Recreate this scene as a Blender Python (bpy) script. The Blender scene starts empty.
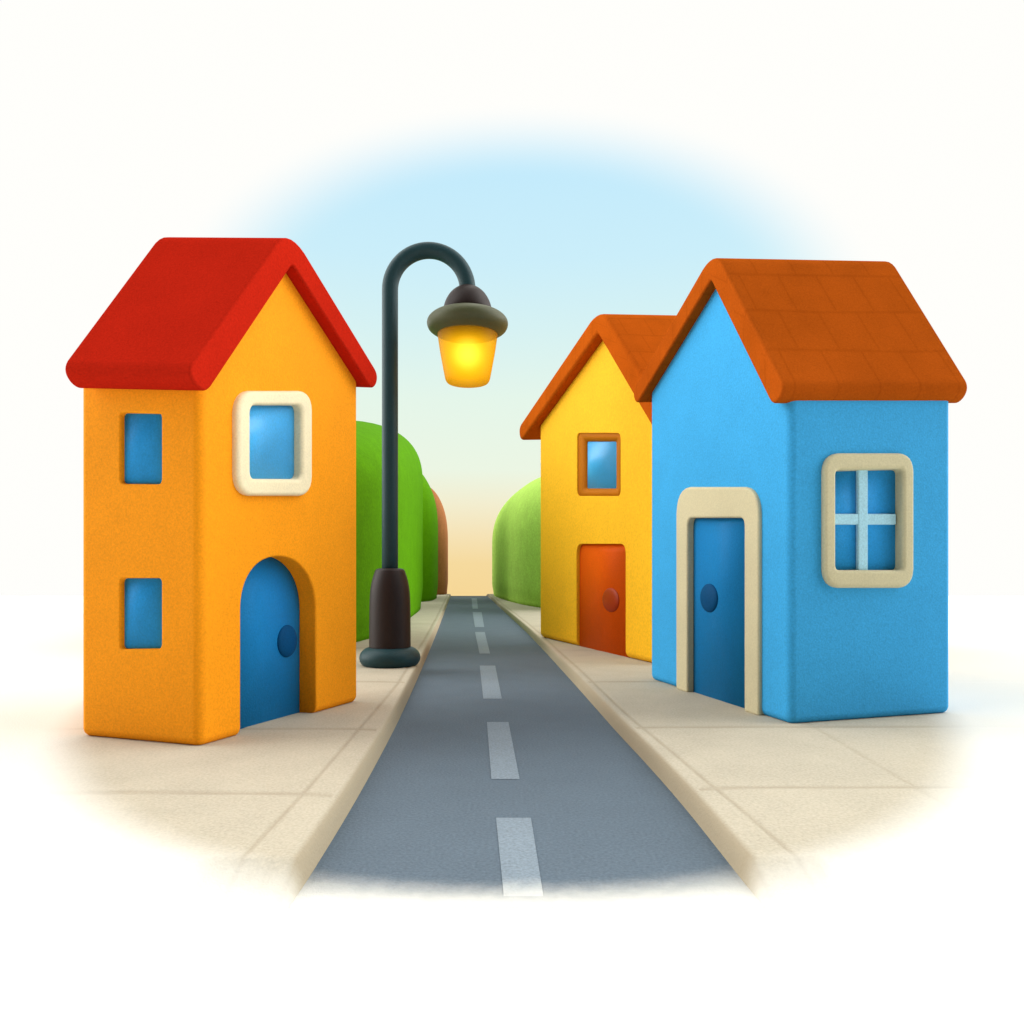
import bpy, bmesh, math
from mathutils import Vector, noise

# ------------------------------------------------------------------ basics
F, CX, HY, CAMZ = 760.0, 512.0, 570.0, 2.0     # focal length in pixels, centre, horizon row, eye height
KERB = 0.155                                    # pavement height
SC = bpy.context.scene
COL = SC.collection

def lin(c):
    r = []
    for v in c:
        v /= 255.0
        r.append(v / 12.92 if v <= 0.04045 else ((v + 0.055) / 1.055) ** 2.4)
    return r

def on_ground(px, py, z=0.0):
    Y = F * (CAMZ - z) / (py - HY)
    return Vector(((px - CX) / F * Y, Y, z))

def smooth(a, b, x):
    t = min(1.0, max(0.0, (x - a) / (b - a)))
    return t * t * (3 - 2 * t)

def drop(Y):                                    # the street runs over the brow of a hill
    t = max(0.0, Y - 58.0)
    return -0.012 * t * t

# ------------------------------------------------------------------ materials
class NT:
    def __init__(s, tree):
        s.t = tree; s.n = tree.nodes; s.l = tree.links
    def new(s, typ, **kw):
        n = s.n.new(typ)
        for k, v in kw.items(): setattr(n, k, v)
        return n
    def put(s, sock, v):
        if isinstance(v, (int, float)): sock.default_value = v
        elif isinstance(v, (tuple, list)): sock.default_value = v
        else: s.l.new(v, sock)
    def m(s, op, a, b=0.0, c=0.0, clamp=False):
        n = s.new('ShaderNodeMath', operation=op, use_clamp=clamp)
        for i, v in enumerate((a, b, c)): s.put(n.inputs[i], v)
        return n.outputs[0]
    def sstep(s, v, a, b):
        n = s.new('ShaderNodeMapRange', interpolation_type='SMOOTHSTEP')
        s.put(n.inputs['Value'], v); n.inputs['From Min'].default_value = a; n.inputs['From Max'].default_value = b
        return n.outputs['Result']
    def mix(s, f, a, b, blend='MIX'):
        n = s.new('ShaderNodeMix', data_type='RGBA', blend_type=blend)
        s.put(n.inputs[0], f); s.put(n.inputs[6], a); s.put(n.inputs[7], b)
        return n.outputs[2]

def rgba(c): return (c[0], c[1], c[2], 1.0)

def base_mat(name, rough=0.6, spec=0.3):
    m = bpy.data.materials.new(name); m.use_nodes = True
    nt = NT(m.node_tree)
    b = m.node_tree.nodes['Principled BSDF']
    b.inputs['Roughness'].default_value = rough
    b.inputs['Specular IOR Level'].default_value = spec
    return m, nt, b

def grain(nt, b, col, amount=0.125, scale=42.0, bump=0.15, blotch=0.05):
    """fine mottling of a painted clay-like surface, plus a matching bump"""
    tc = nt.new('ShaderNodeNewGeometry').outputs['Position']
    n1 = nt.new('ShaderNodeTexNoise'); n1.inputs['Scale'].default_value = scale; n1.inputs['Detail'].default_value = 1.5
    n1.inputs['Roughness'].default_value = 0.7
    nt.l.new(tc, n1.inputs['Vector'])
    n2 = nt.new('ShaderNodeTexNoise'); n2.inputs['Scale'].default_value = 1.7; n2.inputs['Detail'].default_value = 2.0
    nt.l.new(tc, n2.inputs['Vector'])
    f = nt.m('ADD', nt.m('MULTIPLY_ADD', nt.m('SUBTRACT', n1.outputs['Fac'], 0.5), amount * 4, 1.0),
             nt.m('MULTIPLY', nt.m('SUBTRACT', n2.outputs['Fac'], 0.5), blotch * 3))
    g = nt.new('ShaderNodeCombineColor')
    for i in range(3): nt.l.new(f, g.inputs[i])
    out = nt.mix(1.0, col, g.outputs[0], 'MULTIPLY')
    if bump:
        bp = nt.new('ShaderNodeBump'); bp.inputs['Strength'].default_value = bump; bp.inputs['Distance'].default_value = 0.02
        nt.l.new(n1.outputs['Fac'], bp.inputs['Height']); nt.l.new(bp.outputs[0], b.inputs['Normal'])
    return out

def paint(name, srgb, E=1.0, rough=0.7, spec=0.05, **kw):
    m, nt, b = base_mat(name, rough, spec)
    c = [min(0.9, v / E) for v in lin(srgb)]
    nt.l.new(grain(nt, b, rgba(c), **kw), b.inputs['Base Color'])
    return m

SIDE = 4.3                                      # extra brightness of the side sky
WHITE = (0.72, 0.712, 0.658)

def edge_mask(nt, off=0.0, width=0.55):
    """where the laid surface gives way to the white ground sheet (world X, Y)"""
    p = nt.new('ShaderNodeNewGeometry').outputs['Position']
    sp = nt.new('ShaderNodeSeparateXYZ'); nt.l.new(p, sp.inputs[0])
    ax = nt.m('ABSOLUTE', sp.outputs[0])
    zb = nt.m('MULTIPLY_ADD', nt.m('POWER', ax, 2.5), 0.072, 4.5 + off)
    nz = nt.new('ShaderNodeTexNoise'); nz.inputs['Scale'].default_value = 9.0; nz.inputs['Detail'].default_value = 4.0
    nt.l.new(p, nz.inputs['Vector'])
    d = nt.m('ADD', nt.m('SUBTRACT', sp.outputs[1], zb), nt.m('MULTIPLY', nt.m('SUBTRACT', nz.outputs['Fac'], 0.5), 0.1))
    w = nt.m('MULTIPLY_ADD', nt.m('POWER', ax, 1.5), 0.09, width)       # fades over a wider band where the edge runs away
    return nt.sstep(nt.m('DIVIDE', d, w), -0.45, 0.75), sp

def make_ground_mats():
    M = {}
    m, nt, b = base_mat('white_ground', 0.9, 0.0)
    b.inputs['Base Color'].default_value = rgba(WHITE); M['ground'] = m
    # asphalt
    m, nt, b = base_mat('asphalt', 0.85, 0.15)
    mask, sp = edge_mask(nt, 0.12, 0.4)
    c = grain(nt, b, rgba([v / 1.5 for v in lin((108, 124, 138))]), amount=0.2, scale=40, bump=0.3, blotch=0.05)
    nt.l.new(nt.mix(mask, rgba(WHITE), c), b.inputs['Base Color']); M['road'] = m
    m, nt, b = base_mat('road_paint', 0.8, 0.15)
    mask, sp = edge_mask(nt, 0.18, 0.4)
    c = grain(nt, b, rgba([v / 1.3 for v in lin((138, 153, 165))]), amount=0.2, scale=40, bump=0.3)
    nt.l.new(nt.mix(mask, rgba(WHITE), c), b.inputs['Base Color']); M['dash'] = m
    # pavement flags: joints follow the kerb (attribute s) and cross it (attribute t)
    m, nt, b = base_mat('pavement', 0.85, 0.1)
    mask, sp = edge_mask(nt, -0.08, 0.3)
    at = nt.new('ShaderNodeAttribute', attribute_name='joint')
    c = grain(nt, b, rgba([v / 1.66 for v in lin((225, 215, 192))]), amount=0.13, scale=40, bump=0.25, blotch=0.07)
    c = nt.mix(nt.m('MULTIPLY', at.outputs['Fac'], 0.5), c, rgba([v / 1.5 for v in lin((150, 132, 104))]))
    kb = nt.new('ShaderNodeAttribute', attribute_name='kerbstone')
    c = nt.mix(nt.m('MULTIPLY', kb.outputs['Fac'], 0.8), c, rgba([v / 1.85 for v in lin((196, 180, 150))]))
    nt.l.new(nt.mix(mask, rgba(WHITE), c), b.inputs['Base Color']); M['pave'] = m
    return M

# ------------------------------------------------------------------ object helpers
def tag(o, label=None, cat=None, group=None, kind=None):
    if label: o['label'] = label
    if cat: o['category'] = cat
    if group: o['group'] = group
    if kind: o['kind'] = kind
    return o

def empty(name, loc):
    e = bpy.data.objects.new(name, None); COL.objects.link(e); e.location = loc
    e.empty_display_size = 0.3
    return e

def link(name, verts, faces, mat, parent=None, root=Vector((0, 0, 0)), smooth_=True, mods=(), cut=()):
    """verts in world space; stored relative to root. mods: list of bevels; cut: bmesh cutters (verts, faces) in world space"""
    me = bpy.data.meshes.new(name)
    me.from_pydata([tuple(Vector(v) - root) for v in verts], [], faces)
    bm = bmesh.new(); bm.from_mesh(me)
    bmesh.ops.remove_doubles(bm, verts=bm.verts, dist=1e-5)
    bmesh.ops.recalc_face_normals(bm, faces=bm.faces)
    bm.to_mesh(me); bm.free()
    o = bpy.data.objects.new(name, me); COL.objects.link(o)
    cutters = []
    def bev(spec):
        w, seg, ang = spec
        b = o.modifiers.new('bevel', 'BEVEL'); b.width = w; b.segments = seg; b.limit_method = 'ANGLE'
        b.angle_limit = math.radians(ang); b.harden_normals = False; b.use_clamp_overlap = True; b.miter_outer = 'MITER_ARC'
    if mods: bev(mods[0])
    for cv, cf in cut:
        cm = bpy.data.meshes.new('cutter'); cm.from_pydata([tuple(Vector(v) - root) for v in cv], [], cf)
        bm = bmesh.new(); bm.from_mesh(cm); bmesh.ops.recalc_face_normals(bm, faces=bm.faces); bm.to_mesh(cm); bm.free()
        co = bpy.data.objects.new('cutter', cm); COL.objects.link(co); cutters.append(co)
        b = o.modifiers.new('cut', 'BOOLEAN'); b.operation = 'DIFFERENCE'; b.solver = 'EXACT'; b.object = co
    for s in mods[1:]: bev(s)
    if o.modifiers:
        wn = o.modifiers.new('normals', 'WEIGHTED_NORMAL'); wn.keep_sharp = False; wn.weight = 90
        for p in me.polygons: p.use_smooth = True
        bpy.context.view_layer.update()
        dg = bpy.context.evaluated_depsgraph_get()
        nm = bpy.data.meshes.new_from_object(o.evaluated_get(dg), preserve_all_data_layers=True, depsgraph=dg)
        o.modifiers.clear(); o.data = nm; bpy.data.meshes.remove(me); me = nm; me.name = name
        for co in cutters:
            cm = co.data; bpy.data.objects.remove(co); bpy.data.meshes.remove(cm)
    me.materials.clear(); me.materials.append(mat)
    if smooth_:
        for p in me.polygons: p.use_smooth = True
    o.location = root if parent is None else (0, 0, 0)
    if parent is not None:
        o.parent = parent
    return o

def prism(poly, mp, c0, c1):
    n = len(poly)
    v = [mp(a, b, c0) for a, b in poly] + [mp(a, b, c1) for a, b in poly]
    f = [tuple(range(n))[::-1], tuple(range(n, 2 * n))] + [(i, (i + 1) % n, n + (i + 1) % n, n + i) for i in range(n)]
    return v, f

def ring(outer, inner, mp, c0, c1, ci0=None):
    """closed frame between two outlines of equal count; ci0: front depth of the inner rim (splayed frame)"""
    n = len(outer); ci0 = c0 if ci0 is None else ci0
    v = [mp(a, b, c0) for a, b in outer] + [mp(a, b, ci0) for a, b in inner] + \
        [mp(a, b, c1) for a, b in outer] + [mp(a, b, c1) for a, b in inner]
    f = []
    for i in range(n):
        j = (i + 1) % n
        f += [(i, j, n + j, n + i), (2 * n + i, 3 * n + i, 3 * n + j, 2 * n + j), (i, 2 * n + i, 2 * n + j, j), (n + i, n + j, 3 * n + j, 3 * n + i)]
    return v, f

def rounded(q, radii, seg=6):
    """rounded polygon from corner points q (2-D); radii per corner"""
    out = []; n = len(q)
    for i in range(n):
        p = Vector(q[i]); a = (Vector(q[i - 1]) - p); b = (Vector(q[(i + 1) % n]) - p)
        r = radii[i] if isinstance(radii, (list, tuple)) else radii
        if r <= 0:
            out.append(tuple(p)); continue
        an, bn = a.normalized(), b.normalized()
        p0 = p + an * r; p1 = p + bn * r
        for k in range(seg + 1):
            t = k / seg
            w = (1 - t) ** 2 * p0 + 2 * t * (1 - t) * (p * 0.88 + (p0 + p1) * 0.06) + t * t * p1
            out.append(tuple(w))
    return out

def lathe(profile, seg=48, centre=(0, 0, 0)):
    v, f = [], []
    for r, z in profile:
        for k in range(seg):
            a = 2 * math.pi * k / seg
            v.append((centre[0] + r * math.cos(a), centre[1] + r * math.sin(a), centre[2] + z))
    n = len(profile)
    for i in range(n - 1):
        for k in range(seg):
            j = (k + 1) % seg
            f.append((i * seg + k, i * seg + j, (i + 1) * seg + j, (i + 1) * seg + k))
    f.append(tuple(range(seg))[::-1]); f.append(tuple(range((n - 1) * seg, n * seg)))
    return v, f

def tube(pts, r, seg=28):
    v, f = [], []; n = len(pts)
    for i, p in enumerate(pts):
        p = Vector(p)
        t = (Vector(pts[min(i + 1, n - 1)]) - Vector(pts[max(i - 1, 0)])).normalized()
        s = Vector((0, 1, 0)); u = t.cross(s).normalized()
        for k in range(seg):
            a = 2 * math.pi * k / seg
            v.append(p + r * (math.cos(a) * s + math.sin(a) * u))
    for i in range(n - 1):
        for k in range(seg):
            j = (k + 1) % seg
            f.append((i * seg + k, i * seg + j, (i + 1) * seg + j, (i + 1) * seg + k))
    f.append(tuple(range(seg))[::-1]); f.append(tuple(range((n - 1) * seg, n * seg)))
    return v, f

def ellipsoid(mp, a0, b0, ra, rb, rc, c0=0.0, nu=28, nv=16):
    v, f = [], []
    for i in range(nv + 1):
        ph = math.pi * i / nv
        for k in range(nu):
            th = 2 * math.pi * k / nu
            v.append(mp(a0 + ra * math.sin(ph) * math.cos(th), b0 + rb * math.sin(ph) * math.sin(th), c0 - rc * math.cos(ph)))
    for i in range(nv):
        for k in range(nu):
            j = (k + 1) % nu
            f.append((i * nu + k, i * nu + j, (i + 1) * nu + j, (i + 1) * nu + k))
    return v, f

# ------------------------------------------------------------------ ground, road, pavements
M = make_ground_mats()

def interp(tab, y):
    if y <= tab[0][0]:
        (y0, x0), (y1, x1) = tab[0], tab[1]
    elif y >= tab[-1][0]:
        (y0, x0), (y1, x1) = tab[-2], tab[-1]
    else:
        for i in range(len(tab) - 1):
            if tab[i][0] <= y <= tab[i + 1][0]:
                (y0, x0), (y1, x1) = tab[i], tab[i + 1]; break
    return x0 + (x1 - x0) * (y - y0) / (y1 - y0)

LEFT = [(3.0, -1.315), (4.8, -1.32), (6.2, -1.345), (7.5, -1.39), (9.0, -1.455), (10.4, -1.525), (13.0, -1.68), (17.0, -1.93), (25.0, -2.45), (40.0, -3.47), (60.0, -4.82)]
RIGHT = [(3.0, 1.53), (4.8, 1.505), (6.4, 1.475), (7.8, 1.41), (9.3, 1.315), (12.9, 1.135), (18.0, 0.86), (25.0, 0.45), (40.0, -0.6), (60.0, -1.98)]
def kerb_x(tab, y):                     # smoothed
    w = 0.05 * y + 0.2
    return sum(interp(tab, y + d * w) for d in (-1, -0.5, 0, 0.5, 1)) / 5 + (-0.05 if tab is LEFT else 0.035)

ROWS = []
y = 1.2
while y < 90:
    ROWS.append(y)
    y += 0.03 if 4.3 < y < 5.0 else 0.1 if y < 4.3 else (0.06 if y < 14 else (0.25 if y < 56 else 0.5))

def grid(name, rows, cols, fn, mat):
    v = [fn(r, c) for r in rows for c in cols]
    n = len(cols)
    f = [(i * n + j, i * n + j + 1, (i + 1) * n + j + 1, (i + 1) * n + j) for i in range(len(rows) - 1) for j in range(n - 1)]
    o = link(name, v, f, mat)
    return o

g_rows = [-60, -20, -5, 0, 5, 10, 20, 30, 40, 50, 58] + [58 + 0.5 * k for k in range(1, 20)] + [70, 75, 80, 90, 110, 140]
g_cols = [-160, -80, -40, -20, -10, -5, 0, 5, 10, 20, 40, 80, 160]
tag(grid('ground', g_rows, g_cols, lambda r, c: (c, r, drop(r) - 0.004), M['ground']), kind='structure')
tag(grid('road', [r for r in ROWS if r > 4.38], [k / 12 for k in range(13)],
         lambda r, c: (kerb_x(LEFT, r) - 0.12 + c * (kerb_x(RIGHT, r) - kerb_x(LEFT, r) + 0.24), r, drop(r) - (0.02 if r < 4.5 else 0.0)), M['road']), kind='structure')

def line(d, w):                         # 1 on a joint line, falling to 0 over w
    return max(0.0, 1 - abs(d) / w) ** 0.8

def pavement(side):
    tab = LEFT if side < 0 else RIGHT
    cross = [6.32, 8.85, 12.6, 18.0, 26.0, 38.0] if side < 0 else [6.47, 8.95, 12.6, 17.5, 25.0, 36.0]
    jw = [(4.9, 0.35), (8.6, 0.29), (12.5, 0.16), (60, 0.12)] if side < 0 else [(4.9, 0.30), (6.6, 0.2), (9.2, 0.14), (12.6, 0.15), (60, 0.15)]
    prof = [(-0.06, -0.02), (-0.045, 0.03), (-0.03, 0.08), (-0.012, 0.12), (0.008, 0.144), (0.03, 0.153), (0.055, KERB)]
    s = 0.08
    while s < 2.6: prof.append((s, KERB)); s += 0.02 if s < 0.5 else 0.04
    while s < 8: prof.append((s, KERB)); s += 0.25
    prof += [(9, 0.12), (10.5, 0.07), (12, 0.03), (13.5, 0.008), (15, -0.01), (17, -0.02)]
    n = len(prof); v, jt, kb = [], [], []
    for y in ROWS:
        kx = kerb_x(tab, y)
        for s, z in prof:
            x = kx + side * s
            # the slab's front end: a crisp step beside the road, easing into a long ramp away from it
            bx = abs(x)
            run = 0.75 + 2.8 * smooth(1.75, 2.9, bx)
            y1 = 4.88 + 0.05 * smooth(1.3, 2.5, bx)
            t = min(1.0, max(0.0, (y - (y1 - run)) / run))
            fz = t ** 1.6 if run < 1.0 else t * t * (3 - 2 * t)
            zz = (z + 0.02) * fz - 0.02 if z > 0 else z
            w = 0.02 + 0.0016 * y
            wob = 0.05 * noise.noise(Vector((x * 0.8, y * 0.6, 3.1 * side)))
            j = max(line(s - interp(jw, y) + wob * 0.2, w), max(line(y - c + 0.10 * (0.25 / (s + 0.2)) + wob, 0.03 + 0.005 * y) for c in cross))
            if side > 0: j = max(j, 0.6 * line(bx - 3.48 - 0.05 * (y - 7.5) + wob * 0.3, 0.035))
            if s < 0.06: j = 0
            v.append((x, y, zz + drop(y) - 0.006 * j)); jt.append(j * (0.75 + 0.25 * noise.noise(Vector((x * 3, y * 3, 0)))))
            kb.append(1.0 - smooth(0.0, 0.05, s))
    f = [(i * n + k, i * n + k + 1, (i + 1) * n + k + 1, (i + 1) * n + k) for i in range(len(ROWS) - 1) for k in range(n - 1)]
    me = bpy.data.meshes.new('pavement'); me.from_pydata(v, [], f)
    a = me.attributes.new('joint', 'FLOAT', 'POINT'); a.data.foreach_set('value', jt)
    a = me.attributes.new('kerbstone', 'FLOAT', 'POINT'); a.data.foreach_set('value', kb)
    bm = bmesh.new(); bm.from_mesh(me); bmesh.ops.recalc_face_normals(bm, faces=bm.faces)
    if sum(q.normal.z for q in bm.faces) < 0: bmesh.ops.reverse_faces(bm, faces=bm.faces)
    bm.to_mesh(me); bm.free()
    for p in me.polygons: p.use_smooth = True
    me.materials.append(M['pave'])
    o = bpy.data.objects.new('pavement', me); COL.objects.link(o)
    tag(o, kind='structure')
pavement(-1); pavement(1)

dash_px = [[(496, 817.7), (531, 817.7), (543, 893), (503.5, 893)], [(486.9, 722), (508.5, 722), (519.6, 779), (491.4, 779)],
           [(479.7, 665.6), (495.2, 665.6), (501.8, 698.6), (483.3, 698.6)], [(475, 632), (484.7, 632), (490, 653.5), (479.6, 653.5)],
           [(472.6, 612.2), (481.6, 612.2), (484.2, 627), (475, 627)], [(471.6, 598.3), (476.8, 598.3), (478, 608.7), (472.6, 608.7)]]
for n_, q in enumerate(dash_px):
    pts = [on_ground(*p, 0.004) for p in q]
    fs = [(0, 1, 2, 3)]
    if n_ == 0:                                    # the nearest mark runs out under the white ground
        for p in (pts[3], pts[2]):
            e = p.copy(); e.y -= 0.3; e.z = -0.03; pts.append(e)
        fs.append((3, 2, 5, 4))
    o = link('road_marking', [tuple(p) for p in pts], fs, M['dash'], root=Vector((pts[0].x, pts[0].y, 0)), smooth_=False)
    if o.data.polygons[0].normal.z < 0: o.data.flip_normals()
    tag(o, kind='structure')

# ------------------------------------------------------------------ houses
class House:
    def __init__(s, name, near, gable_end, depth_end, label, k, perp=None):
        s.O = on_ground(*near, KERB); g = on_ground(*gable_end, KERB)
        s.U = (g - s.O).length; s.eu = (g - s.O).normalized()
        if perp is not None:
            s.ev = Vector((s.eu.y, -s.eu.x, 0)) if perp[0] > 0 else Vector((-s.eu.y, s.eu.x, 0)); s.V = perp[1]
        else:
            d = on_ground(*depth_end, KERB); s.V = (d - s.O).length; s.ev = (d - s.O).normalized()
        s.k = k
        s.root = empty(name, s.O); tag(s.root, label, 'house', 'toy houses along the street')
    def P(s, u, v, z):
        p = s.O + s.eu * u + s.ev * v
        p.z = z + s.k * v * max(0.0, z - KERB)
        return p
    def gable(s, a, b, c): return s.P(a, c, b)
    def side(s, a, b, c): return s.P(c, a, b)
    def hit(s, px, py, plane, c=0.0):
        """pixel -> (a, z) on the gable ('g') or side ('s') wall plane"""
        d = Vector(((px - CX) / F, 1.0, (HY - py) / F)); o = Vector((0, 0, CAMZ))
        nrm = Vector((s.ev.y, -s.ev.x, 0)) if plane == 's' else Vector((s.eu.y, -s.eu.x, 0))
        p0 = s.O + (s.ev if plane == 'g' else s.eu) * c
        t = (p0 - o).dot(nrm) / d.dot(nrm)
        p = o + d * t
        q = p - s.O
        # solve q = u eu + v ev
        det = s.eu.x * s.ev.y - s.eu.y * s.ev.x
        u = (q.x * s.ev.y - q.y * s.ev.x) / det; v = (s.eu.x * q.y - s.eu.y * q.x) / det
        z = KERB + (p.z - KERB) / (1 + s.k * v)
        return (u if plane == 'g' else v), z
    def quad(s, x0, y0, x1, y1, plane, cl=0.0, cr=None):
        cr = cl if cr is None else cr
        return [s.hit(x0, y1, plane, cl), s.hit(x1, y1, plane, cr), s.hit(x1, y0, plane, cr), s.hit(x0, y0, plane, cl)]
    def add(s, name, vf, mat, mods=(), cut=(), parent=None):
        o = link(name, vf[0], vf[1], mat, parent or s.root, s.O, mods=mods, cut=cut)
        return o
    def sub(s, name, vf, mat, parent, mods=()):
        return link(name, vf[0], vf[1], mat, parent, s.O, mods=mods)

def grow(poly, k):
    cx = sum(p[0] for p in poly) / len(poly); cz = sum(p[1] for p in poly) / len(poly)
    return [(cx + (a - cx) * k, cz + (b - cz) * k) for a, b in poly]

def roof_section(outer, t):
    """inverted-V band: outer line L-A-R, thickness t measured square to each slope"""
    L, A, R = [Vector(p) for p in outer]
    def off(p, q):
        d = (q - p).normalized(); n = Vector((d.y, -d.x))
        return n if n.y < 0 else -n
    n1, n2 = off(L, A), off(A, R)
    l2, a2 = L + n1 * t, A + n1 * t
    r2, b2 = R + n2 * t, A + n2 * t
    d1, d2 = a2 - l2, b2 - r2
    det = d1.x * -d2.y + d2.x * d1.y
    w = r2 - l2
    k = (w.x * -d2.y + d2.x * w.y) / det
    I = l2 + d1 * k
    return [tuple(L), tuple(A), tuple(R), tuple(r2), tuple(I), tuple(l2)]

# paints
ORANGE = paint('orange_plaster', (253, 157, 26), 1.12, blotch=0.04)
YELLOW = paint('yellow_plaster', (253, 190, 40), 1.12, blotch=0.04, scale=20)
BLUE = paint('blue_plaster', (66, 174, 238), 1.2, blotch=0.04)
RED = paint('red_roof_paint', (184, 35, 19), 1.1, rough=0.8, spec=0.0, blotch=0.06)
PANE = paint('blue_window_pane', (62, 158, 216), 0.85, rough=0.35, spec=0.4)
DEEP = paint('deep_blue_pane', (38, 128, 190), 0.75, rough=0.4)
DOORBLUE = paint('blue_door_paint', (25, 112, 170), 0.8, rough=0.45)
KNOBBLUE = paint('dark_blue_knob', (8, 74, 122), 1.05, rough=0.6, spec=0.06)
DOORRED = paint('rust_door_paint', (200, 78, 8), 0.85, rough=0.5)
KNOBRED = paint('brown_knob', (160, 48, 4), 1.1, rough=0.45, spec=0.2)
CREAM = paint('cream_frame', (246, 230, 192), 1.12, rough=0.6, amount=0.08)
SAND = paint('sand_frame', (226, 217, 180), 1.3, rough=0.6, amount=0.08)
OCHRE = paint('ochre_frame', (206, 120, 16), 1.45, rough=0.6)
BARS = paint('pale_blue_bars', (160, 205, 224), 0.9, rough=0.5)

def tiled(name, srgb, E):
    """terracotta roof paint with faint courses of tiles pressed into it"""
    m, nt, b = base_mat(name, 0.8, 0.0)
    c = grain(nt, b, rgba([v / E for v in lin(srgb)]), amount=0.125, scale=42, bump=0.15, blotch=0.12)
    uv = nt.new('ShaderNodeAttribute', attribute_name='course')
    br = nt.new('ShaderNodeTexBrick')
    nt.l.new(uv.outputs['Vector'], br.inputs['Vector'])
    br.inputs['Color1'].default_value = (1, 1, 1, 1); br.inputs['Color2'].default_value = (0.93, 0.93, 0.93, 1)
    br.inputs['Mortar'].default_value = (0.7, 0.66, 0.62, 1); br.inputs['Scale'].default_value = 1.0
    br.inputs['Mortar Size'].default_value = 0.03; br.inputs['Mortar Smooth'].default_value = 1.0
    br.inputs['Brick Width'].default_value = 0.62; br.inputs['Row Height'].default_value = 0.5
    nt.l.new(nt.mix(0.4, c, br.outputs['Color'], 'MULTIPLY'), b.inputs['Base Color'])
    return m
TERRA = tiled('terracotta_roof', (182, 84, 20), 1.22)
TERRA2 = tiled('terracotta_roof_pale', (196, 90, 20), 1.22)

def course_attr(h, o, ap, foot):
    """distance along ridge (x) and down the slope (y) for the tile courses; flat (0.25, 0.25) on verges"""
    me = o.data
    a = me.attributes.new('course', 'FLOAT_VECTOR', 'POINT')
    vals = []
    sl = (Vector(foot) - Vector(ap)).length; ru = abs(foot[0] - ap[0])
    for vt in me.vertices:
        q = vt.co
        det = h.eu.x * h.ev.y - h.eu.y * h.ev.x
        u = (q.x * h.ev.y - q.y * h.ev.x) / det; v = (h.eu.x * q.y - h.eu.y * q.x) / det
        vals += [v, abs(u - ap[0]) / ru * sl + 0.12, 0.0]
    a.data.foreach_set('vector', vals)

def build_shell(h, wallmat, roofmat, roof_px, t, d_front, d_back, cuts, ridge_bevel=0.12, corner=0.10, skew=0.0, pivot=0.0):
    outer = [h.hit(*p, 'g', -d_front) for p in roof_px]
    sec = roof_section(outer, t)
    mid = roof_section(outer, t * 0.5)
    L, A, R = mid[5], mid[4], mid[3]
    def at(u):                           # underside height, half way into the roof's thickness
        if (u - A[0]) * (L[0] - A[0]) > 0: return A[1] + (L[1] - A[1]) * (u - A[0]) / (L[0] - A[0])
        return A[1] + (R[1] - A[1]) * (u - A[0]) / (R[0] - A[0])
    poly = [(0, KERB - 0.01), (h.U, KERB - 0.01), (h.U, at(h.U)), A, (0, at(0))]
    wall = h.add('wall', prism(poly, h.gable, 0, h.V), wallmat, mods=[(corner, 6, 30), (0.022, 3, 50)], cut=cuts)
    hf = t * 0.48
    sec = rounded(sec, [hf, t * 1.15, hf, hf, t * 0.12, hf], 7)
    roof = h.add('roof', prism(sec, lambda a, b, c: h.gable(a, b, c if c < 0 else c + skew * (a - pivot)), -d_front, h.V + d_back), roofmat, mods=[(ridge_bevel, 6, 40)])
    course_attr(h, roof, outer[1], outer[0] if abs(outer[0][0]) > 0 else outer[2])
    return outer

def recess(poly, mp, depth): return prism(poly, mp, -0.4, depth)

# --- tall orange house, left
H = House('gabled_house', (200, 747), (359, 701), (79, 736), 'tall orange house with red roof and arched blue door', 0.025)
q_w = H.quad(251, 405.5, 294.5, 479, 'g', -0.07, 0.04); w_in = rounded(q_w, 0.09); w_out = rounded(H.quad(236, 391, 311.5, 496, 'g', -0.05), 0.24)
s1 = rounded(H.quad(124, 413, 161, 484, 's', 0.05, 0.0), 0.05); s2 = rounded(H.quad(124, 578, 161, 649, 's', 0.05, 0.0), 0.05)
apx = []
for k in range(33):                                # round-headed doorway
    a = math.pi * k / 32
    apx.append(H.hit(278.5 + 37.5 * math.copysign(abs(math.cos(a)) ** 0.92, math.cos(a)), 611 - 54.5 * math.sin(a) ** 0.92, 'g'))
arch = [(apx[-1][0], KERB - 0.3), (apx[0][0], KERB - 0.3)] + apx
DD = 0.26
cuts = [recess(grow(w_in, 1.06), H.gable, 0.06), recess(s1, H.side, 0.07), recess(s2, H.side, 0.07), recess(arch, H.gable, DD)]
build_shell(H, ORANGE, RED, [(186, 372), (289, 226), (380, 376)], 0.32, 0.18, -0.02, cuts, skew=0.09, pivot=1.3)
pane = H.add('window', prism(grow(w_in, 1.05), H.gable, 0.045, 0.09), PANE)
H.sub('window_frame', ring(w_out, w_in, H.gable, -0.08, 0.2), CREAM, pane, mods=[(0.055, 5, 40)])
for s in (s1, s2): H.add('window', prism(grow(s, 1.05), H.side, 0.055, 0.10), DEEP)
door = H.add('door', prism(grow([(a, max(b, KERB - 0.005)) for a, b in arch], 1.02), H.gable, DD - 0.015, DD + 0.03), DOORBLUE)
ku, kz = H.hit(286, 641, 'g', DD)
H.sub('door_knob', ellipsoid(H.gable, ku, kz, 0.19, 0.205, 0.06, DD - 0.015), KNOBBLUE, door)

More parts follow.
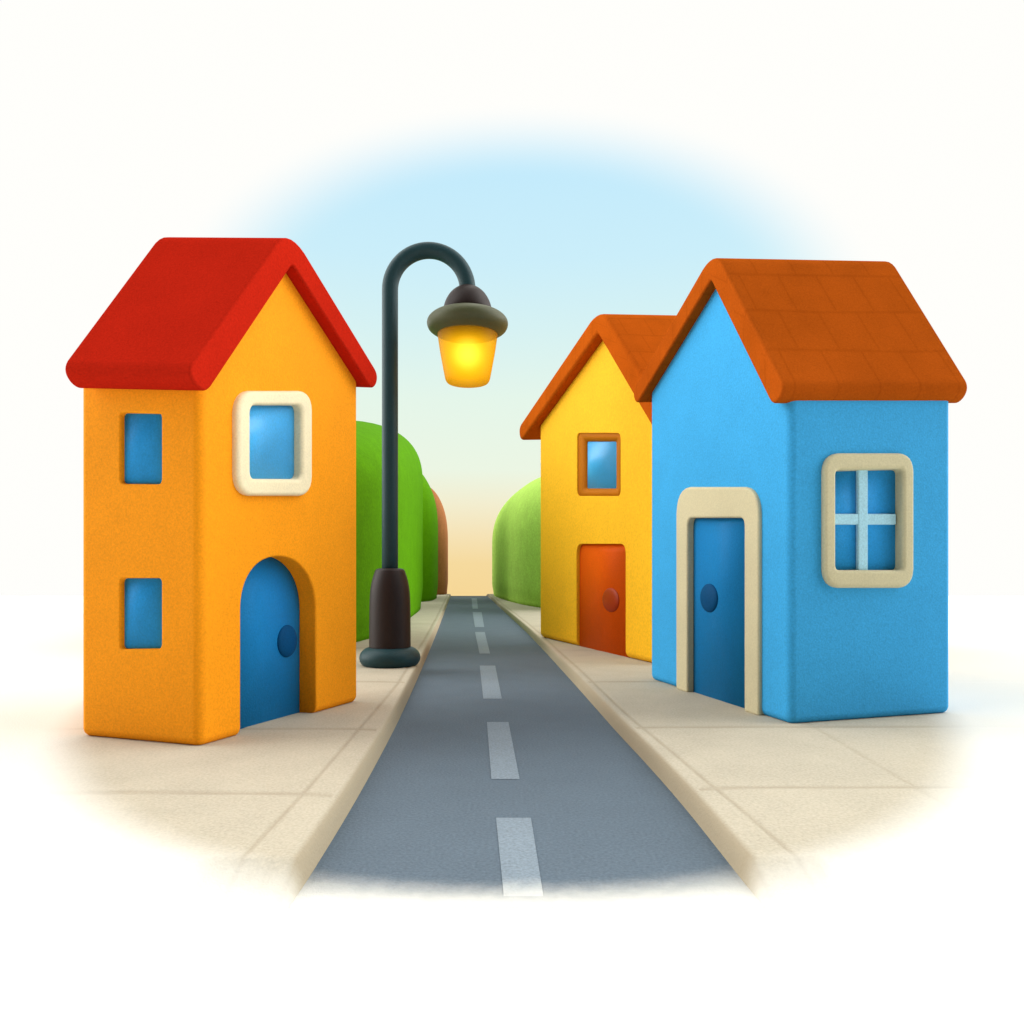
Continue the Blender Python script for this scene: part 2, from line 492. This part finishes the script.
# --- blue house, right
B = House('gabled_house', (790, 724.5), (650, 679), (952, 713), 'sky blue house with cream door frame and white barred window', 0.017)
def door_poly(h, x0, y0, x1, plane='g', cl=0.0, cr=None):
    a0, z0 = h.hit(x0, y0, plane, cl); a1, z1 = h.hit(x1, y0, plane, cl if cr is None else cr)
    return [(a0, KERB - 0.3), (a1, KERB - 0.3), (a1, z1), (a0, z0)]
dq_out = door_poly(B, 676, 487, 758.5, 'g', -0.05); dq_in = door_poly(B, 692.5, 518, 744, 'g', 0.04, -0.05)
d_out = rounded(dq_out, [0, 0, 0.34, 0.42]); d_in = rounded(dq_in, [0, 0, 0.10, 0.12])
bw_in = rounded(B.quad(836.5, 470, 895.5, 570, 's', -0.07, 0.07), 0.06); bw_out = rounded(B.quad(824, 453, 913.5, 588, 's', -0.05), 0.22)
cuts = [recess([(a, b) for a, b in grow(d_in, 1.03)], B.gable, 0.07), recess(grow(bw_in, 1.05), B.side, 0.09)]
build_shell(B, BLUE, TERRA, [(632, 391), (714, 248), (786, 388)], 0.32, 0.17, 0.20, cuts, skew=0.09, pivot=0.3)
door = B.add('door', prism(grow([(a, max(b, KERB - 0.005)) for a, b in d_in], 1.02), B.gable, 0.055, 0.10), DOORBLUE)
fl = KERB - 0.01
uout = [(a, max(b, fl)) for a, b in d_out]; uin = [(a, max(b, fl)) for a, b in d_in]
uo = uout[1:] + uout[:1]; ui = uin[1:] + uin[:1]                 # start at one foot, over the top, down to the other
B.sub('door_frame', prism(uo + ui[::-1], B.gable, -0.055, 0.18), SAND, door, mods=[(0.035, 4, 45)])
ku, kz = B.hit(709, 598, 'g', 0.05)
B.sub('door_knob', ellipsoid(B.gable, ku, kz, 0.25, 0.21, 0.06, 0.055), KNOBBLUE, door)
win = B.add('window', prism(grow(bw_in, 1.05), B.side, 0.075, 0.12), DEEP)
B.sub('window_frame', ring(bw_out, bw_in, B.side, -0.075, 0.2), SAND, win, mods=[(0.05, 5, 40)])
h0 = B.quad(834, 513.5, 898, 524.5, 's'); v0 = B.quad(859.5, 468, 869.5, 572, 's')
B.sub('glazing_bar', prism(h0, B.side, 0.025, 0.08), BARS, win, mods=[(0.018, 3, 40)])
B.sub('glazing_bar', prism(v0, B.side, 0.020, 0.078), BARS, win, mods=[(0.018, 3, 40)])

# --- yellow house behind it
Y = House('gabled_house', (660, 666), (539, 637), None, 'narrow yellow house with rust red door standing behind the blue house', 0.012, perp=(1, 4.2))
if Y.ev.x < 0: Y.ev = -Y.ev
yw_out = rounded(Y.quad(577, 433, 620.5, 496, 'g'), 0.14); yw_in = rounded(Y.quad(587, 441.5, 616.5, 488.5, 'g', 0.12), 0.05)
yd = rounded(door_poly(Y, 576.5, 544, 625.5), [0, 0, 0.2, 0.25])
cuts = [recess(yw_out, Y.gable, 0.2), recess(yd, Y.gable, 0.1)]
build_shell(Y, YELLOW, TERRA2, [(518, 427), (599.5, 306), (677, 432)], 0.5, 0.26, 0.3, cuts, ridge_bevel=0.19, corner=0.16)
win = Y.add('window', prism(grow(yw_in, 1.2), Y.gable, 0.135, 0.16), PANE)
Y.sub('window_frame', ring(grow(yw_out, 1.01), yw_in, Y.gable, 0.02, 0.19, 0.12), OCHRE, win)
door = Y.add('door', prism(grow([(a, max(b, KERB - 0.005)) for a, b in yd], 1.02), Y.gable, 0.08, 0.14), DOORRED)
ku, kz = Y.hit(611, 600, 'g', 0.08)
Y.sub('door_knob', ellipsoid(Y.gable, ku, kz, 0.42, 0.27, 0.08, 0.08), KNOBRED, door)

# ------------------------------------------------------------------ street lamp
POLE = paint('teal_iron', (40, 72, 78), 1.3, rough=0.5, spec=0.2, amount=0.1)
BROWN = paint('brown_iron', (54, 42, 40), 1.55, rough=0.5, spec=0.2, amount=0.1)
OLIVE = paint('olive_iron', (80, 84, 56), 1.08, rough=0.5, spec=0.25, amount=0.1)
lp = on_ground(390, 665, KERB); LY = lp.y
S = LY / F                                        # metres per pixel at the lamp
def lx(px): return (px - CX) * S
def lz(py): return CAMZ + (HY - py) * S
lx0 = lx(390)
lamp = empty('street_lamp', (lx0, LY, KERB))
tag(lamp, 'dark iron street lamp with curved neck and glowing yellow lantern', 'street lamp')
R0 = Vector((lx0, LY, KERB))
def lpart(name, vf, mat, parent=None, mods=()):
    return link(name, vf[0], vf[1], mat, parent or lamp, R0, mods=mods)
ra = lx(428.8) - lx0; zc = lz(290)
pts = [(lx0, LY, lz(640)), (lx0, LY, lz(500)), (lx0, LY, lz(400)), (lx0, LY, zc - 0.3)]
for k in range(33):
    a = math.pi - math.pi * k / 32
    pts.append((lx0 + ra + ra * math.cos(a), LY, zc + ra * 1.02 * math.sin(a)))
hx = lx0 + 2 * ra
pts.append((hx, LY, zc - 0.05))
lpart('pole', tube(pts, 8.0 * S), POLE)
def prof(rows):                                    # rows of (radius px, py)
    return [(r * S, lz(py)) for r, py in rows]
def rnd(rows, n=5):                                # Catmull-Rom smoothing of a profile
    out = []
    for i in range(len(rows) - 1):
        p0 = rows[max(0, i - 1)]; p1 = rows[i]; p2 = rows[i + 1]; p3 = rows[min(len(rows) - 1, i + 2)]
        for k in range(n):
            t = k / n
            out.append(tuple(0.5 * (2 * p1[j] + (p2[j] - p0[j]) * t + (2 * p0[j] - 5 * p1[j] + 4 * p2[j] - p3[j]) * t * t + (3 * p1[j] - p0[j] - 3 * p2[j] + p3[j]) * t ** 3) for j in (0, 1)))
    return out + [rows[-1]]
lpart('pedestal', lathe(prof(rnd([(6, 568), (13, 569), (15.5, 573), (18.5, 584), (20, 598), (20.4, 620), (20.6, 650)])), 48, (lx0, LY, 0)), BROWN)
lpart('foot', lathe([(r, max(z, KERB - 0.004)) for r, z in prof(rnd([(18, 646.5), (24, 648), (28.5, 652), (30.2, 657), (29, 662), (25, 666), (18, 668)]))], 48, (lx0, LY, 0)), POLE)
head = lpart('lamp_shade', lathe(prof(rnd([(15, 311), (24, 312), (33, 314.5), (38.8, 319), (40.5, 324), (38.5, 329.5), (33, 333.5), (29.5, 335), (20, 335.5)])), 56, (hx, LY, 0)), OLIVE)
lpart('cap', lathe(prof(rnd([(5, 286), (11, 288.5), (17, 293.5), (21.5, 300.5), (24, 308), (23.4, 312), (18, 315)])), 48, (hx, LY, 0)), BROWN)
# lantern: thin amber glass filled with a glow that is strongest at its middle
gm, nt, b = base_mat('amber_glass', 0.5, 0.1)
b.inputs['Base Color'].default_value = (0.50, 0.20, 0.0, 1)
tr = nt.new('ShaderNodeBsdfTransparent'); tr.inputs['Color'].default_value = (1.0, 0.74, 0.16, 1)
ms = nt.new('ShaderNodeMixShader'); ms.inputs[0].default_value = 0.55
nt.l.new(b.outputs[0], ms.inputs[1]); nt.l.new(tr.outputs[0], ms.inputs[2])
out = gm.node_tree.nodes['Material Output']
nt.l.new(ms.outputs[0], out.inputs['Surface'])
gz = lz(354)
tcg = nt.new('ShaderNodeNewGeometry').outputs['Position']
vd = nt.new('ShaderNodeVectorMath', operation='DISTANCE'); nt.l.new(tcg, vd.inputs[0]); vd.inputs[1].default_value = (hx, LY, gz)
wide = nt.m('SUBTRACT', 1.0, nt.sstep(vd.outputs['Value'], 0.0, 0.95))
core = nt.m('SUBTRACT', 1.0, nt.sstep(vd.outputs['Value'], 0.0, 0.42))
e1 = nt.new('ShaderNodeEmission'); e1.inputs['Color'].default_value = (1.0, 0.70, 0.01, 1); nt.l.new(nt.m('MULTIPLY', wide, 2.6), e1.inputs['Strength'])
e2 = nt.new('ShaderNodeEmission'); e2.inputs['Color'].default_value = (1.0, 0.85, 0.55, 1); nt.l.new(nt.m('MULTIPLY', core, 3.4), e2.inputs['Strength'])
ad = nt.new('ShaderNodeAddShader'); nt.l.new(e1.outputs[0], ad.inputs[0]); nt.l.new(e2.outputs[0], ad.inputs[1])
nt.l.new(ad.outputs[0], out.inputs['Volume'])
gl = prof(rnd([(30.3, 333), (29.3, 340), (27.5, 352), (25.3, 364), (23.6, 373), (22, 380), (19, 383.4), (12, 384.2)]))
glass = lpart('lantern_glass', lathe(gl, 56, (hx, LY, 0)), gm)

# ------------------------------------------------------------------ bushes
def bush(name, label, centre, a, b, h, ang, mat, t0=0.45, n=3.0, seg=96, rows=48, tilt=0.0):
    v, f = [], []
    ca, sa = math.cos(ang), math.sin(ang)
    for i in range(rows + 1):
        t = i / rows
        t = 1 - (1 - t) ** 1.4
        r = 1.0 if t < t0 else max(0.0, 1 - ((t - t0) / (1 - t0)) ** 2.6) ** 0.5
        r *= 0.965 + 0.035 * smooth(0, 0.12, t)
        for k in range(seg):
            th = 2 * math.pi * k / seg
            c, s = math.cos(th), math.sin(th)
            x = a * r * math.copysign(abs(c) ** (2 / n), c); y = b * r * math.copysign(abs(s) ** (2 / n), s)
            p = Vector((centre[0] + x * ca - y * sa, centre[1] + x * sa + y * ca, 0))
            p.z = KERB - 0.03 + h * t * (1 + tilt * y / b)
            v.append(p)
    for i in range(rows):
        for k in range(seg):
            j = (k + 1) % seg
            f.append((i * seg + k, i * seg + j, (i + 1) * seg + j, (i + 1) * seg + k))
    f.append(tuple(range(seg))[::-1])
    o = link(name, v, f, mat, root=Vector((centre[0], centre[1], KERB)))
    tag(o, label, 'bush', 'clipped bushes lining the pavement')
    return o
G1 = paint('leaf_green', (96, 162, 8), 1.45, rough=0.8, spec=0.02, scale=14, amount=0.18, bump=0.5, blotch=0.1)
G2 = paint('leaf_green_deep', (96, 158, 6), 1.35, rough=0.8, spec=0.02, scale=14, amount=0.18, bump=0.5, blotch=0.1)
G3 = paint('leaf_green_pale', (154, 188, 84), 0.80, rough=0.8, spec=0.02, scale=10, amount=0.18, bump=0.5, blotch=0.1)
RU = paint('russet_leaf', (188, 122, 78), 1.5, rough=0.8, spec=0.02, scale=10, amount=0.18, bump=0.5, blotch=0.1)
A_ = math.atan(0.055)
A2 = math.atan(0.048)
bush('clipped_bush', 'tall green dome topped bush behind the street lamp, nearest the orange house', (-6.45, 29.5), 2.6, 12.6, 7.7, A2, G1, t0=0.66, n=3.4, tilt=0.30)
bush('clipped_bush', 'mid green rounded bush between the big green bush and the russet one', (-7.2, 48.5), 2.4, 5.5, 8.7, A2, G2, t0=0.5, n=3.2)
bush('clipped_bush', 'russet brown rounded bush at the far end of the left pavement', (-7.25, 59.5), 2.2, 3.5, 8.6, A2, RU, t0=0.45, n=4.0)
bush('clipped_bush', 'pale green rounded bush beyond the yellow house', (2.05, 48.0), 2.7, 14.0, 7.5, math.atan(0.13), G3, t0=0.48, n=2.8)

# ------------------------------------------------------------------ sky
w = bpy.data.worlds.new('World'); SC.world = w; w.use_nodes = True
nt = NT(w.node_tree)
bg = w.node_tree.nodes['Background']
d = nt.new('ShaderNodeTexCoord').outputs['Generated']
sp = nt.new('ShaderNodeSeparateXYZ'); nt.l.new(d, sp.inputs[0])
x, yv, z = sp.outputs
el = nt.m('DEGREES', nt.m('ARCSINE', z)); az = nt.m('DEGREES', nt.m('ARCTAN2', x, yv))
rp = nt.new('ShaderNodeValToRGB'); cr = rp.color_ramp
stops = [(-3, (246, 213, 147)), (0.5, (246, 218, 158)), (2.6, (246, 227, 182)), (5.0, (243, 238, 208)), (7.5, (236, 246, 228)), (12.6, (229, 246, 234)),
         (17.5, (215, 242, 243)), (22.2, (203, 238, 250)), (27.5, (196, 235, 252)), (32, (195, 235, 253))]
E0, E1 = -5.0, 35.0
cr.elements[0].position = (stops[0][0] - E0) / (E1 - E0); cr.elements[0].color = rgba(lin(stops[0][1]))
cr.elements[1].position = (stops[1][0] - E0) / (E1 - E0); cr.elements[1].color = rgba(lin(stops[1][1]))
for e, c in stops[2:]:
    q = cr.elements.new((e - E0) / (E1 - E0)); q.color = rgba(lin(c))
nt.l.new(nt.m('DIVIDE', nt.m('SUBTRACT', el, E0), E1 - E0), rp.inputs[0])
da = nt.m('DIVIDE', nt.m('ADD', az, -0.6), 23.0)
de = nt.m('DIVIDE', nt.m('MAXIMUM', nt.m('SUBTRACT', el, 17.0), 0.0), 13.1)
dist = nt.m('SQRT', nt.m('ADD', nt.m('MULTIPLY', da, da), nt.m('MULTIPLY', de, de)))
clear = nt.m('SUBTRACT', 1.0, nt.sstep(dist, 0.78, 1.12))
skyc = nt.mix(clear, (1.0, 0.995, 0.965, 1), rp.outputs[0])
# out-of-view sky: brightness added at both sides to light the gables, dimmed behind the viewer
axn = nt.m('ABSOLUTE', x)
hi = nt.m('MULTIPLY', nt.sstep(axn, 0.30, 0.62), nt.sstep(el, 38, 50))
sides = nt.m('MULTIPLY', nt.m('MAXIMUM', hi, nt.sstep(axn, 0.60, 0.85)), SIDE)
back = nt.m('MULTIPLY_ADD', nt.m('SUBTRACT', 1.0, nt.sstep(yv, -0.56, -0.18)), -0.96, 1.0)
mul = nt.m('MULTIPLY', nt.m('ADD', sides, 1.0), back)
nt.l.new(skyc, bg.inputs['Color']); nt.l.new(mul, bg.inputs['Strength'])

sun = bpy.data.lights.new('sun', 'SUN'); sun.energy = 0.5; sun.angle = math.radians(30); sun.color = (1.0, 0.96, 0.9)
so = bpy.data.objects.new('sun', sun); COL.objects.link(so)
so.rotation_euler = Vector((0.0, -0.45, -1.0)).to_track_quat('-Z', 'Y').to_euler()
so.location = (0, 20, 40)

# ------------------------------------------------------------------ camera
cam = bpy.data.cameras.new('camera'); co = bpy.data.objects.new('camera', cam); COL.objects.link(co)
co.location = (0, 0, CAMZ); co.rotation_euler = (math.radians(90), 0, 0)
cam.sensor_width = 36.0; cam.lens = F / 1024.0 * 36.0; cam.shift_y = (HY - 512.0) / 1024.0
cam.clip_start = 0.05; cam.clip_end = 1000
SC.camera = co
SC.view_settings.view_transform = 'Standard'; SC.view_settings.look = 'None'
SC.view_settings.exposure = 0.0; SC.view_settings.gamma = 1.0
SC.cycles.use_denoising = True
